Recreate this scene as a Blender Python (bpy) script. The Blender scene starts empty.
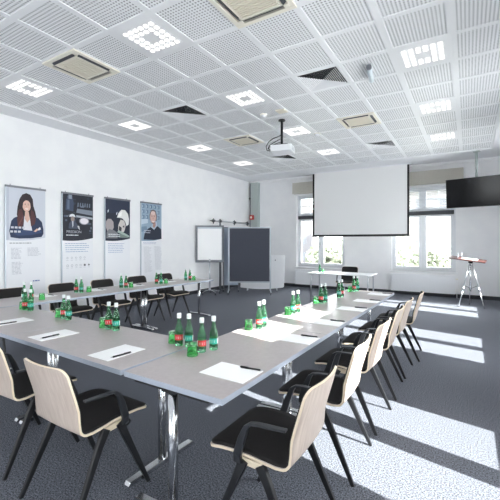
import bpy, bmesh, math, random
from mathutils import Vector, Matrix
random.seed(7)
SC = bpy.context.scene
COL = SC.collection
PI = math.pi

# ------------------------------------------------------------------ materials
def mat(name, col, rough=0.5, metal=0.0, **kw):
    m = bpy.data.materials.new(name); m.use_nodes = True
    b = m.node_tree.nodes['Principled BSDF']
    b.inputs['Base Color'].default_value = (*col, 1)
    b.inputs['Roughness'].default_value = rough
    b.inputs['Metallic'].default_value = metal
    for k, v in kw.items():
        b.inputs[k.replace('_', ' ')].default_value = v
    return m
def srgb(r, g, b):
    f = lambda c: (c/255/12.92) if c/255 <= .04045 else ((c/255+.055)/1.055)**2.4
    return (f(r), f(g), f(b))
def noise_col(m, c1, c2, scale, detail=3, lo=.35, hi=.65, bump=0, bdist=.002, stretch=(1,1,1)):
    nt = m.node_tree; N = nt.nodes; L = nt.links; b = N['Principled BSDF']
    tc = N.new('ShaderNodeTexCoord'); mp = N.new('ShaderNodeMapping'); mp.inputs['Scale'].default_value = stretch
    n = N.new('ShaderNodeTexNoise'); n.inputs['Scale'].default_value = scale; n.inputs['Detail'].default_value = detail
    r = N.new('ShaderNodeValToRGB'); r.color_ramp.elements[0].position = lo; r.color_ramp.elements[1].position = hi
    r.color_ramp.elements[0].color = (*c1, 1); r.color_ramp.elements[1].color = (*c2, 1)
    L.new(tc.outputs['Object'], mp.inputs[0]); L.new(mp.outputs[0], n.inputs['Vector'])
    L.new(n.outputs['Fac'], r.inputs[0]); L.new(r.outputs[0], b.inputs['Base Color'])
    if bump:
        bp = N.new('ShaderNodeBump'); bp.inputs['Strength'].default_value = bump; bp.inputs['Distance'].default_value = bdist
        L.new(n.outputs['Fac'], bp.inputs['Height']); L.new(bp.outputs[0], b.inputs['Normal'])
    return m
def emit(name, col, s):
    m = bpy.data.materials.new(name); m.use_nodes = True; nt = m.node_tree
    nt.nodes.remove(nt.nodes['Principled BSDF'])
    e = nt.nodes.new('ShaderNodeEmission'); e.inputs[0].default_value = (*col, 1); e.inputs[1].default_value = s
    nt.links.new(e.outputs[0], nt.nodes['Material Output'].inputs[0]); return m

M = {}
M['wall'] = noise_col(mat('wall_paint', srgb(240,240,241), .75), srgb(239,239,241), srgb(243,243,244), 3)
M['plaster'] = mat('ceiling_plaster', srgb(236,237,240), .7)
M['rail'] = mat('ceiling_rail', srgb(238,239,241), .45)
M['carpet'] = noise_col(mat('carpet', (.1,.1,.11), .95), srgb(38,40,45), srgb(126,131,143), 110, 5, .36, .66, .5, .004)
M['skirt'] = mat('skirting', srgb(48,50,56), .6)
M['white'] = mat('white_lacquer', srgb(236,237,240), .4)
M['offwhite'] = mat('window_white', srgb(232,234,238), .4)
M['cream'] = mat('cream_plastic', srgb(236,231,218), .45)
M['creamgrille'] = mat('cream_grille', srgb(232,226,212), .5)
M['black'] = mat('black_plastic', srgb(26,27,30), .38)
M['armpad'] = mat('armrest_plastic', srgb(44,46,50), .28)
M['blackmatte'] = mat('black_matte', srgb(14,14,16), .8)
M['uphol'] = noise_col(mat('black_fabric', (.01,.01,.01), .85), srgb(20,18,18), srgb(32,29,29), 400, 2)
M['wood'] = noise_col(mat('light_wood', (.6,.5,.4), .45), srgb(182,166,155), srgb(200,186,175), 14, 4, .3, .7, stretch=(6,.6,.6))
M['woodedge'] = mat('wood_edge', srgb(232,216,192), .5)
M['chrome'] = mat('chrome', (.66,.67,.69), .2, 1.0)
M['steel'] = mat('brushed_steel', (.62,.64,.67), .32, 1.0)
M['alu'] = mat('aluminium', srgb(190,196,204), .38, .6)
M['lam'] = noise_col(mat('table_laminate', (.5,.48,.46), .33), srgb(178,170,169), srgb(184,176,175), 40, 3)
M['band'] = mat('table_edge_band', srgb(172,179,192), .35)
M['paper'] = mat('paper', srgb(253,253,253), .8)
M['pen'] = mat('pen_black', srgb(18,18,20), .3)
M['cap'] = mat('bottle_cap', srgb(232,238,236), .35)
M['red'] = mat('label_red', srgb(196,40,50), .5)
M['teal'] = mat('label_teal', srgb(40,160,140), .5)
M['palelab'] = mat('label_pale', srgb(225,232,226), .5)
M['grey'] = mat('grey_frame', srgb(120,123,130), .4, .3)
M['darkgrey'] = mat('dark_grey', srgb(62,64,70), .5)
M['pin'] = noise_col(mat('pinboard_felt', (.1,.1,.12), .9), srgb(64,67,78), srgb(72,75,86), 200)
M['bluegrey'] = mat('blue_grey_panel', srgb(176,188,204), .6)
M['screen'] = mat('screen_fabric', srgb(236,236,235), .8)
M['tv'] = mat('tv_glass', srgb(10,11,14), .15, Specular_IOR_Level=.18)
M['wine'] = noise_col(mat('red_wood', (.3,.1,.08), .4), srgb(74,42,38), srgb(96,58,52), 20, 3, stretch=(1,8,1))
M['firered'] = mat('signal_red', srgb(190,40,34), .4)
M['chase'] = mat('pipe_chase', srgb(172,182,180), .6)
M['beige'] = noise_col(mat('blind_fabric', (.6,.58,.55), .8), srgb(186,182,172), srgb(200,196,186), 120)
M['slat'] = mat('blind_slat', srgb(205,208,212), .5)
M['holedark'] = mat('plenum_dark', srgb(58,60,64), .9)
M['led'] = emit('led_light', (1,.985,.96), 1.45)
M['tube'] = mat('frosted_tube', srgb(215,226,232), .3)
# green glass
g = mat('green_glass', (.30,.70,.43), .0); g.node_tree.nodes['Principled BSDF'].inputs['Transmission Weight'].default_value = .97
g.node_tree.nodes['Principled BSDF'].inputs['IOR'].default_value = 1.35
M['gglass'] = g
g = mat('green_tumbler_glass', (.36,.82,.42), .0); g.node_tree.nodes['Principled BSDF'].inputs['Transmission Weight'].default_value = .97
g.node_tree.nodes['Principled BSDF'].inputs['IOR'].default_value = 1.3
M['tglass'] = g
# thin window pane: mostly clear, reflects by fresnel
def pane_mat():
    m = bpy.data.materials.new('window_glass'); m.use_nodes = True; nt = m.node_tree; N = nt.nodes; L = nt.links
    N.remove(N['Principled BSDF'])
    t = N.new('ShaderNodeBsdfTransparent'); t.inputs[0].default_value = (.96,.98,.98,1)
    gl = N.new('ShaderNodeBsdfGlossy'); gl.inputs['Roughness'].default_value = .02
    fr = N.new('ShaderNodeFresnel'); fr.inputs[0].default_value = 1.3
    mx = N.new('ShaderNodeMixShader'); L.new(fr.outputs[0], mx.inputs[0]); L.new(t.outputs[0], mx.inputs[1]); L.new(gl.outputs[0], mx.inputs[2])
    L.new(mx.outputs[0], N['Material Output'].inputs[0]); return m
M['pane'] = pane_mat()
# perforated ceiling panel
def perf_mat():
    m = mat('perforated_panel', srgb(222,223,226), .5); nt = m.node_tree; N = nt.nodes; L = nt.links; b = N['Principled BSDF']
    tc = N.new('ShaderNodeTexCoord'); sp = N.new('ShaderNodeSeparateXYZ'); L.new(tc.outputs['Object'], sp.inputs[0])
    def mth(op, a, c=None):
        n = N.new('ShaderNodeMath'); n.operation = op
        for i, v in enumerate((a, c)):
            if v is None: continue
            if isinstance(v, (int, float)): n.inputs[i].default_value = v
            else: L.new(v, n.inputs[i])
        return n.outputs[0]
    ds = []
    for i, (off, pitch) in enumerate(((.14+.6*60, .6/18), (-2.38+.62*60, .62/18))):
        a = mth('ADD', sp.outputs[i], off); a = mth('DIVIDE', a, pitch); a = mth('FRACT', a); a = mth('SUBTRACT', a, .5)
        ds.append(mth('MULTIPLY', a, a))
    d = mth('ADD', ds[0], ds[1]); hole = mth('LESS_THAN', d, .27**2)
    mix = N.new('ShaderNodeMix'); mix.data_type = 'RGBA'
    mix.inputs['A'].default_value = (*srgb(238,239,241), 1); mix.inputs['B'].default_value = (*srgb(140,141,144), 1)
    L.new(hole, mix.inputs['Factor']); L.new(mix.outputs['Result'], b.inputs['Base Color']); return m
M['perf'] = perf_mat()

# ------------------------------------------------------------------ mesh helpers
def NB(): return bmesh.new()
def box(bm, x0, x1, y0, y1, z0, z1, mi=0, mtx=None):
    vs = [bm.verts.new((x, y, z)) for x in (x0, x1) for y in (y0, y1) for z in (z0, z1)]
    if mtx is not None:
        for v in vs: v.co = mtx @ v.co
    fs = [(0,1,3,2), (4,6,7,5), (0,4,5,1), (2,3,7,6), (0,2,6,4), (1,5,7,3)]
    for f in fs:
        fc = bm.faces.new([vs[i] for i in f]); fc.material_index = mi
def quad(bm, pts, mi=0):
    f = bm.faces.new([bm.verts.new(p) for p in pts]); f.material_index = mi; return f
def tube(bm, p0, p1, r0, r1=None, n=16, mi=0, caps=True):
    r1 = r0 if r1 is None else r1
    p0 = Vector(p0); p1 = Vector(p1); d = (p1-p0).normalized()
    a = d.orthogonal().normalized(); b = d.cross(a)
    A = [bm.verts.new(p0+(a*math.cos(t)+b*math.sin(t))*r0) for t in [2*PI*i/n for i in range(n)]]
    B = [bm.verts.new(p1+(a*math.cos(t)+b*math.sin(t))*r1) for t in [2*PI*i/n for i in range(n)]]
    for i in range(n):
        f = bm.faces.new([A[i], A[(i+1)%n], B[(i+1)%n], B[i]]); f.smooth = True; f.material_index = mi
    if caps:
        bm.faces.new(A[::-1]).material_index = mi; bm.faces.new(B).material_index = mi
def pipe(bm, pts, r, n=10, mi=0):
    pts = [Vector(p) for p in pts]; rings = []
    for i, p in enumerate(pts):
        d = (pts[min(i+1, len(pts)-1)]-pts[max(i-1, 0)]).normalized()
        if i == 0: a = d.orthogonal().normalized()
        else: a = (a - d*a.dot(d)).normalized()
        b = d.cross(a)
        rings.append([bm.verts.new(p+(a*math.cos(2*PI*k/n)+b*math.sin(2*PI*k/n))*r) for k in range(n)])
    for A, B in zip(rings, rings[1:]):
        for i in range(n):
            f = bm.faces.new([A[i], A[(i+1)%n], B[(i+1)%n], B[i]]); f.smooth = True; f.material_index = mi
    bm.faces.new(rings[0][::-1]).material_index = mi; bm.faces.new(rings[-1]).material_index = mi
def lathe(bm, prof, n=20, mi=0, close=False, cx=0, cy=0):
    rings = []
    for r, z in prof:
        rings.append([bm.verts.new((cx+r*math.cos(2*PI*k/n), cy+r*math.sin(2*PI*k/n), z)) for k in range(n)] if r > 1e-5 else [bm.verts.new((cx, cy, z))])
    pairs = list(zip(rings, rings[1:]))
    if close: pairs.append((rings[-1], rings[0]))
    for A, B in pairs:
        for i in range(n):
            j = (i+1) % n
            if len(A) == 1 and len(B) == 1: continue
            if len(A) == 1: vs = [A[0], B[j], B[i]]
            elif len(B) == 1: vs = [A[i], A[j], B[0]]
            else: vs = [A[i], A[j], B[j], B[i]]
            f = bm.faces.new(vs); f.smooth = True; f.material_index = mi
def beam(bm, pts, ws, ts, side=(1,0,0), mi=0):
    """rectangular section swept along pts; ws = size along side, ts = size across"""
    pts = [Vector(p) for p in pts]; side = Vector(side); rings = []
    for i, p in enumerate(pts):
        d = (pts[min(i+1, len(pts)-1)]-pts[max(i-1, 0)]).normalized()
        s = (side-d*side.dot(d)).normalized(); u = d.cross(s)
        w, t = ws[i]/2, ts[i]/2
        rings.append([bm.verts.new(p+s*a*w+u*b*t) for a, b in ((-.8,-1),(.8,-1),(1,-.8),(1,.8),(.8,1),(-.8,1),(-1,.8),(-1,-.8))])
    for A, B in zip(rings, rings[1:]):
        for i in range(8):
            bm.faces.new([A[i], A[(i+1)%8], B[(i+1)%8], B[i]]).material_index = mi
    bm.faces.new(rings[0][::-1]).material_index = mi; bm.faces.new(rings[-1]).material_index = mi
def poly(bm, pts, mtx=None, mi=0, th=None):
    """flat polygon in a plane; optional thickness towards +local z"""
    P = [Vector((p[0], p[1], p[2] if len(p) > 2 else 0)) for p in pts]
    if th:
        top = [bm.verts.new((mtx @ (q+Vector((0,0,th)))) if mtx is not None else q+Vector((0,0,th))) for q in P]
        bot = [bm.verts.new((mtx @ q) if mtx is not None else q) for q in P]
        bm.faces.new(top).material_index = mi; bm.faces.new(bot[::-1]).material_index = mi
        n = len(P)
        for i in range(n): bm.faces.new([bot[i], bot[(i+1)%n], top[(i+1)%n], top[i]]).material_index = mi
    else:
        bm.faces.new([bm.verts.new((mtx @ q) if mtx is not None else q) for q in P]).material_index = mi
def obj(name, bm, mats, parent=None, bevel=0, loc=None, fix=True):
    if fix: bmesh.ops.recalc_face_normals(bm, faces=bm.faces)
    me = bpy.data.meshes.new(name); bm.to_mesh(me); bm.free()
    for m in (mats if isinstance(mats, (list, tuple)) else [mats]): me.materials.append(m)
    o = bpy.data.objects.new(name, me); COL.objects.link(o)
    if parent: o.parent = parent
    if loc: o.location = loc
    if bevel:
        md = o.modifiers.new('bevel', 'BEVEL'); md.width = bevel; md.segments = 2; md.limit_method = 'ANGLE'
    return o
def thing(name, label, cat, loc=(0,0,0), rz=0, group=None):
    o = bpy.data.objects.new(name, None); COL.objects.link(o); o.empty_display_size = .1
    o.location = loc; o.rotation_euler = (0,0,rz); o['label'] = label; o['category'] = cat
    if group: o['group'] = group
    return o
def tag(o, label, cat, group=None):
    o['label'] = label; o['category'] = cat
    if group: o['group'] = group
    return o
def struct(o): o['kind'] = 'structure'; return o
def dup(root, loc, rz, label, group=None, swap=None):
    r = root.copy(); COL.objects.link(r); r.location = loc; r.rotation_euler = (0,0,rz); r['label'] = label
    if group: r['group'] = group
    for ch in list(root.children):
        c = ch.copy(); COL.objects.link(c); c.parent = r
        if swap: c.data = swap.get(c.data.name, c.data)
        for gch in ch.children:
            d = gch.copy(); COL.objects.link(d); d.parent = c
            if swap: d.data = swap.get(d.data.name, d.data)
    return r

# ------------------------------------------------------------------ room shell
XL, XR, YB, YF, C = -6.66, 1.2, 11.0, -5.6, 3.62
WT = .42
bm = NB(); quad(bm, [(XL-.3,YF-WT,0),(XR+WT,YF-WT,0),(XR+WT,YB+WT,0),(XL-.3,YB+WT,0)]); struct(obj('floor', bm, M['carpet'], fix=False))
bm = NB(); box(bm, XL-.25, XL, YF-WT, YB+WT, 0, C+.3); struct(obj('wall_left', bm, M['wall']))
def wall_with_holes(bm, axis, a0, a1, holes, lo, hi, zt):
    cur = a0
    def B(u0, u1, z0, z1):
        if axis == 'x': box(bm, u0, u1, lo, hi, z0, z1)
        else: box(bm, lo, hi, u0, u1, z0, z1)
    for h0, h1, z0, z1 in holes:
        B(cur, h0, 0, zt); B(h0, h1, 0, z0); B(h0, h1, z1, zt); cur = h1
    B(cur, a1, 0, zt)
WZ0, WZ1 = .66, 3.03
BW = [(-4.88,-3.26), (-1.90,-.28)]
bm = NB(); wall_with_holes(bm, 'x', XL, XR, [(a,b,WZ0,WZ1) for a,b in BW], YB, YB+WT, C+.3); struct(obj('wall_back', bm, M['wall']))
RC = [-3.87, -.72, 2.46, 5.62, 8.71]  # rearmost opening is unseen, added to bring in fill light
ADDED_FW = [(-5.6,-4.0), (-2.6,-1.0)]  # openings behind the camera, unseen and added to light the interior
bm = NB(); wall_with_holes(bm, 'x', XL, XR+WT, [(a,b,WZ0,WZ1) for a,b in ADDED_FW], YF-WT, YF, C+.3); struct(obj('wall_front', bm, M['wall']))
bm = NB(); wall_with_holes(bm, 'y', YF, YB+WT, [(c-.78,c+.78,.595,WZ1) for c in RC], XR, XR+WT, C+.3); struct(obj('wall_right', bm, M['wall']))
# baseboards
def bb(name, x0,x1,y0,y1):
    bm = NB(); box(bm, x0,x1,y0,y1,0,.09); box(bm, x0,x1,y0,y1,.0901,.098,0); struct(obj(name, bm, M['skirt']))
bb('baseboard_back', XL+.02, XR-.02, YB-.018, YB); bb('baseboard_left', XL, XL+.018, YF, YB); bb('baseboard_right', XR-.018, XR, YF, YB)

# windows: frame with centre mullion, transom, glazing bars in the upper lights
def window(n, axis, c, plane, sgn, bars=True):
    """axis 'x' for the back wall (plane = Y) or 'y' for the right wall (plane = X)"""
    w = .78 if axis == 'y' else .81
    def B(bm, u0, u1, z0, z1, t0, t1, mi=0):
        if axis == 'x': box(bm, c+u0, c+u1, plane+t0, plane+t1, z0, z1, mi)
        else: box(bm, plane+t0, plane+t1, c+u0, c+u1, z0, z1, mi)
    root = thing('window_%d' % n, '', ''); del root['label']; del root['category']; struct(root)
    bm = NB()
    B(bm, -w, -w+.06, WZ0, WZ1, 0, .09); B(bm, w-.06, w, WZ0, WZ1, 0, .09)
    zb = .07 if bars else .035; ta, tb = (2.24, 2.37) if bars else (2.19, 2.31)
    B(bm, -w+.06, w-.06, WZ0, WZ0+zb, 0, .09)
    if axis == 'y': B(bm, -w, w, .595, WZ0, .02, .09)
    B(bm, -w+.06, w-.06, WZ1-.06, WZ1, 0, .09)
    B(bm, -.04, .04, WZ0+zb, WZ1-.06, 0, .09)
    B(bm, -w+.06, -.04, ta, tb, 0, .09); B(bm, .04, w-.06, ta, tb, 0, .09)
    obj('window_frame', bm, M['offwhite'], root)
    for s0, s1 in ((-w+.06, -.04), (.04, w-.06)):
        for z0, z1, up in ((WZ0+zb, ta, 0), (tb, WZ1-.06, 1)):
            bm = NB(); f = .055
            B(bm, s0+.003, s0+f, z0+.003, z1-.003, -.018, .06); B(bm, s1-f, s1-.003, z0+.003, z1-.003, -.018, .06)
            B(bm, s0+f, s1-f, z0+.003, z0+f, -.018, .06); B(bm, s0+f, s1-f, z1-f, z1-.003, -.018, .06)
            if up and bars:
                m = (s0+s1)/2; zm = (z0+z1)/2
                B(bm, m-.012, m+.012, z0+f, z1-f, .0, .05); B(bm, s0+f, m-.012, zm-.012, zm+.012, .0, .05); B(bm, m+.012, s1-f, zm-.012, zm+.012, .0, .05)
            sash = obj('sash', bm, M['offwhite'], root)
            bm = NB(); B(bm, s0+f-.005, s1-f+.005, z0+f-.005, z1-f+.005, .028, .034); obj('pane', bm, M['pane'], sash)
            if not up:
                bm = NB(); e = s1-.03 if s0 < 0 else s0+.03
                B(bm, e-.008, e+.008, 1.38, 1.50, -.055, -.045); B(bm, e-.008, e+.008, 1.43, 1.45, -.045, -.018); obj('handle', bm, M['steel'], sash)
    if axis == 'x' and plane > 0:
        bm = NB(); box(bm, c-w-.05, c+w+.05, YB-.035, plane+.0, WZ0-.035, WZ0); obj('window_sill', bm, M['white'], root, bevel=.006)
    return root
for i, (a, b) in enumerate(BW): window(i+1, 'x', (a+b)/2, YB+.16, 1)
for i, c in enumerate(RC): window(i+3, 'y', c, XR+.2, 1, False)
for i, (a, b) in enumerate(ADDED_FW): window(i+8, 'x', (a+b)/2, YF-.25, 1, False)  # added windows behind the camera, there for fill light

# blinds and radiators on the back wall
def blind(cx, label):
    t = thing('window_blind', label, 'blind', (cx, YB-.0, WZ1))
    bm = NB(); q = .19 if cx > -2 else -.02; box(bm, -.86+q, .80+q, -.17, -.001, .03, .39); obj('fabric_pelmet', bm, M['beige'], t, bevel=.008)
    bm = NB()
    for k in range(15):
        z = -.05-.042*k; mt = Matrix.Translation((0, .085, z)) @ Matrix.Rotation(math.radians(40), 4, 'X')
        box(bm, -.76, .76, -.017, .017, -.001, .001, 0, mt)
    obj('slats', bm, M['slat'], t)
    bm = NB(); box(bm, -.77, .77, .06, .11, -.80, -.69); obj('bottom_rail', bm, M['darkgrey'], t)
    bm = NB()
    for x in (-.5, 0, .5): tube(bm, (x, .085, 0), (x, .085, -.70), .0015, n=5)
    obj('ladder_cord', bm, M['slat'], t)
blind(sum(BW[0])/2, 'beige blind box above the window left of the projection screen')
blind(sum(BW[1])/2, 'beige blind box above the window beside the hanging television')
def radiator(cx, label):
    t = thing('radiator', label, 'radiator', (cx, YB-.021, .1))
    bm = NB(); box(bm, -.80, .80, -.10, -.04, 0, .47)
    for k in range(40):
        x = -.78+k*.04; box(bm, x, x+.026, -.106, -.10, .02, .45)
    obj('radiator_panel', bm, M['white'], t)
    bm = NB(); box(bm, -.81, .81, -.108, -.035, .47, .485); obj('top_grille', bm, M['white'], t)
    bm = NB(); tube(bm, (.80, -.07, .40), (.87, -.07, .40), .012); tube(bm, (.85, -.07, .40), (.85, -.12, .40), .02, n=12); obj('valve', bm, M['cream'], t)
    bm = NB(); tube(bm, (.84, -.07, .40), (.84, -.07, -.1), .009, n=8); obj('feed_pipe', bm, M['white'], t)
    bm = NB()
    for x in (-.6, .6): box(bm, x-.02, x+.02, -.04, .02, .2, .3)
    obj('wall_bracket', bm, M['white'], t)
radiator(sum(BW[0])/2, 'white ribbed radiator under the window behind the small far table')
radiator(sum(BW[1])/2, 'white ribbed radiator under the window left of the tripod lectern')

# ------------------------------------------------------------------ ceiling grid
GX = [-.14-.6*k for k in range(-1, 11)][::-1]        # -6.14 .. .46
GY = [2.38+.62*k for k in range(-12, 13)]             # -1.96 .. 9.82
LX, LY = (-.44, -2.84, -5.24), (2.69, 4.55, 6.41, 8.27)
added_leds = [(x, y) for x in LX for y in (.83, -1.03, -2.89)]  # extra unseen panels, added to brighten the room
lights = [(x, y) for x in LX for y in LY]+added_leds
acs = [(-1.64, 2.69), (-4.04, 2.69), (-1.64, 6.41), (-4.04, 6.41)]
diffs = [(-1.64, 4.55), (-4.04, 4.55), (-1.64, 8.27), (-4.04, 8.27)]
def inlist(x, y, l): return any(abs(x-a) < .1 and abs(y-b) < .1 for a, b in l)
bm = NB()
for i in range(len(GX)-1):
    for j in range(len(GY)-1):
        x0, x1, y0, y1 = GX[i], GX[i+1], GY[j], GY[j+1]; cx, cy = (x0+x1)/2, (y0+y1)/2
        if inlist(cx, cy, lights+acs+diffs): continue
        e = .034; h = .007; z0, z1 = C, C+h
        o = [(x0,y0,z0),(x1,y0,z0),(x1,y1,z0),(x0,y1,z0)]
        n = [(x0+e,y0+e,z0),(x1-e,y0+e,z0),(x1-e,y1-e,z0),(x0+e,y1-e,z0)]
        m = [(p[0],p[1],z1) for p in n]
        for k in range(4):
            l = (k+1) % 4
            quad(bm, [o[k], n[k], n[l], o[l]], 0); quad(bm, [n[k], m[k], m[l], n[l]], 0)
        quad(bm, m[::-1], 1)
# dark gap lines between panels are real shadow gaps
struct(obj('ceiling', bm, [M['rail'], M['perf']], fix=False))
bm = NB()
for a in ((XL, GX[0], YF, YB), (GX[-1], XR, YF, YB)): box(bm, a[0], a[1], a[2], a[3], C, C+.02)
box(bm, GX[0], GX[-1], GY[-1], YB, C, C+.02); box(bm, GX[0], GX[-1], YF, GY[0], C, C+.02)
struct(obj('ceiling', bm, M['plaster']))
bm = NB(); box(bm, XL-.25, XR+WT, YF-WT, YB+WT, C+.3, C+.4); struct(obj('ceiling', bm, M['plaster']))
bm = NB(); x0, x1, y0, y1 = GX[0], GX[-1], GY[0], GY[-1]; s = .035
box(bm, x0-s, x0, y0-s, y1+s, C-.018, C); box(bm, x1, x1+s, y0-s, y1+s, C-.018, C); box(bm, x0, x1, y1, y1+s, C-.018, C); box(bm, x0, x1, y0-s, y0, C-.018, C)
struct(obj('trim_1', bm, M['rail']))
bm = NB()   # shallow cove at the head of the back wall
box(bm, XL, XR, YB-.10, YB, C-.06, C); struct(obj('trim_2', bm, M['wall']))

# ceiling lights
def make_light():
    t = thing('ceiling_light', '', 'ceiling light')
    bm = NB(); a, b = .298, .308; s = .0045
    # plate with a lattice of openings: built as bars between LED squares
    box(bm, -a, a, -b, b, .004, .03)
    obj('frame', bm, M['rail'], t)
    bm = NB(); p = .0735; box(bm, -.23, .23, -.23, .23, .0025, .004, 1)
    for i in range(6):
        for j in range(6):
            if i in (2, 3) and j in (2, 3): continue
            cx, cy = (i-2.5)*p, (j-2.5)*p; r = .0235
            pts = [(cx+r*sx-(.008*sx if k else 0), cy+r*sy-(.008*sy if not k else 0), -.003) for sx, sy, ks in ((-1,-1,(0,1)),(1,-1,(1,0)),(1,1,(0,1)),(-1,1,(1,0))) for k in ks]
            poly(bm, pts, None, 0, .0055)
    obj('led_panel', bm, [M['led'], M['rail']], t)
    return t
L0 = make_light()
colname = {-.44: 'right row', -2.84: 'middle row', -5.24: 'left row'}
lab = {(-.44,2.69): 'square LED ceiling panel in the right row above the camera',
 (-.44,4.55): 'largest square LED ceiling panel at top right',
 (-.44,6.41): 'square LED ceiling panel second in the right row, ahead of the hanging television',
 (-.44,8.27): 'square LED ceiling panel farthest in the right row, closest to the television pole',
 (-2.84,2.69): 'large square LED ceiling panel at top left between the two cream air conditioners',
 (-2.84,4.55): 'square LED ceiling panel in the middle row just before the round smoke detector',
 (-2.84,6.41): 'square LED ceiling panel directly right of the ceiling projector',
 (-2.84,8.27): 'small far LED ceiling panel in front of the projection screen',
 (-5.24,2.69): 'square LED ceiling panel nearest the left wall, at the left edge under an air conditioner',
 (-5.24,4.55): 'square LED ceiling panel second along the left wall, above the fourth banner side',
 (-5.24,6.41): 'square LED ceiling panel third along the left wall, left of the small cream air conditioner',
 (-5.24,8.27): 'smallest far left LED ceiling panel near the pipe corner'}
first = True
for (x, y) in lights:
    if (x, y) == (-.44, 2.69):
        pass
    if first: L0.location = (x, y, C); L0['label'] = lab[(x,y)]; L0['group'] = 'LED ceiling panels'; first = False
    else: dup(L0, (x, y, C), 0, lab.get((x,y), 'square LED ceiling panel behind the camera'), 'LED ceiling panels' if (x,y) in lab else 'LED ceiling panels behind the camera')

# air conditioners
def make_ac():
    t = thing('air_conditioner', '', 'air conditioner', group='cream ceiling air conditioners')
    bm = NB(); o, s0, s1, g = .315, .268, .218, .19     # outer, slot outer, slot inner, grille
    # frame built as strips leaving four slots and a grille opening
    z0, z1 = -.016, .02
    for sg in (-1, 1):
        box(bm, -o, o, *sorted((sg*s0, sg*o)), z0, z1); box(bm, *sorted((sg*s0, sg*o)), -s0, s0, z0, z1)
        box(bm, -s1, s1, *sorted((sg*g, sg*s1)), z0, z1); box(bm, *sorted((sg*g, sg*s1)), -g, g, z0, z1)
        for q in (-1, 1): box(bm, *sorted((q*s0, q*s1)), *sorted((sg*s0, sg*s1)), z0, z1)
    obj('frame', bm, M['cream'], t, bevel=.003)
    bm = NB(); box(bm, -g, g, -g, g, -.012, .018)
    for k in range(14):
        y = -g+.012+k*(2*g-.024)/13; box(bm, -g, g, y-.004, y+.004, -.022, -.012)
    obj('intake_grille', bm, M['creamgrille'], t)
    bm = NB()
    for sg in (-1, 1):
        for ax in (0, 1):
            m = (s0+s1)/2
            mt = Matrix.Rotation(0 if ax else PI/2, 4, 'Z') @ Matrix.Translation((0, sg*m, -.008)) @ Matrix.Rotation(sg*math.radians(35), 4, 'X')
            box(bm, -s1+.01, s1-.01, -.02, .02, -.002, .002, 0, mt)
    obj('louvre', bm, M['darkgrey'], t)
    bm = NB(); box(bm, -s0, s0, -s0, s0, .020, .026); obj('duct_cavity', bm, M['holedark'], t)
    return t
A0 = make_ac()
al = ['cream cassette air conditioner at the top centre, largest and cut by the photo edge', 'cream cassette air conditioner at top left beside the left ceiling lights',
      'cream cassette air conditioner between the projector and the right ceiling lights', 'smallest cream cassette air conditioner left of the projector']
for i, (x, y) in enumerate(acs):
    if i == 0: A0.location = (x, y, C); A0['label'] = al[0]
    else: dup(A0, (x, y, C), 0, al[i])

# four-way louvre diffusers
def make_diff():
    t = thing('air_diffuser', '', 'air vent', group='square four-way ceiling diffusers')
    bm = NB(); a, b = .298, .308; r = .27
    box(bm, -a, -r, -b, b, -.002, .012); box(bm, r, a, -b, b, -.002, .012); box(bm, -r, r, -b, -r, -.002, .012); box(bm, -r, r, r, b, -.002, .012)
    obj('frame', bm, M['rail'], t)
    bm = NB()
    N_ = 11; w = r/N_
    for k in range(N_):
        ro = r-k*w; ri = max(ro-w*.66, .002); z0, z1 = .0, .0+w*.31
        for q in range(4):
            mt = Matrix.Rotation(q*PI/2, 4, 'Z')
            ps = [Vector((-ro,-ro,z0)), Vector((ro,-ro,z0)), Vector((ri,-ri,z1)), Vector((-ri,-ri,z1))]
            quad(bm, [mt @ p for p in ps])
    obj('louvre_blades', bm, M['rail'], t, fix=False)
    bm = NB(); box(bm, -r-.01, r+.01, -r-.01, r+.01, .12, .13)
    for sg in (-1, 1):
        box(bm, *sorted((sg*r, sg*(r+.01))), -r, r, .012, .12); box(bm, -r, r, *sorted((sg*r, sg*(r+.01))), .012, .12)
    obj('plenum_box', bm, M['holedark'], t)
    return t
D0 = make_diff()
dl = ['square louvred air diffuser with dark triangle, nearest one right of centre', 'square louvred air diffuser with dark triangle on the left side of ceiling',
      'louvred air diffuser with dark triangle before the television', 'small louvred air diffuser hidden partly under the projector']
for i, (x, y) in enumerate(diffs):
    if i == 0: D0.location = (x, y, C); D0['label'] = dl[0]
    else: dup(D0, (x, y, C), 0, dl[i])

# detectors and small ceiling fittings
def detector(x, y, label):
    t = thing('smoke_detector', label, 'smoke detector', (x, y, C+.0))
    bm = NB(); lathe(bm, [(0,.007),(.06,.007),(.06,-.015),(.0,-.015)], 20); obj('base', bm, M['cream'], t)
    bm = NB(); lathe(bm, [(.05,-.015),(.047,-.035),(.03,-.048),(0,-.05)], 20); obj('sensor_head', bm, M['white'], t)
detector(-2.94, 5.28, 'round white smoke detector behind the middle row LED panel')
detector(-2.54, 6.74, 'small round white smoke detector right of the projector')
bm = NB(); box(bm, -.08, .08, -.08, .08, -.012, .007); box(bm, -.06, .06, -.06, .06, -.016, -.012); o = obj('access_hatch', bm, M['creamgrille'], loc=(-2.6, 5.28, C)); tag(o, 'small grey square plate on the ceiling beside the smoke detector', 'ceiling plate')
bm = NB(); box(bm, -.05, .05, -.12, .12, -.02, .007); o = obj('speaker_plate', bm, M['darkgrey'], loc=(-3.55, 7.65, C)); tag(o, 'thin dark fitting on the ceiling behind the small air conditioner', 'ceiling fitting')
t = thing('emergency_light', 'small tubular frosted lamp on the ceiling right of the nearest diffuser', 'lamp', (-1.04, 4.6, C), math.radians(8))
bm = NB(); box(bm, -.025, .025, -.17, .17, -.03, .007); obj('bracket', bm, M['slat'], t)
bm = NB(); tube(bm, (0,-.2,-.05), (0,.2,-.05), .03, n=20); obj('tube', bm, M['tube'], t)
bm = NB(); tube(bm, (0,-.205,-.05), (0,-.175,-.05), .0315, n=20); obj('end_ring', bm, M['grey'], t)

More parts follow.
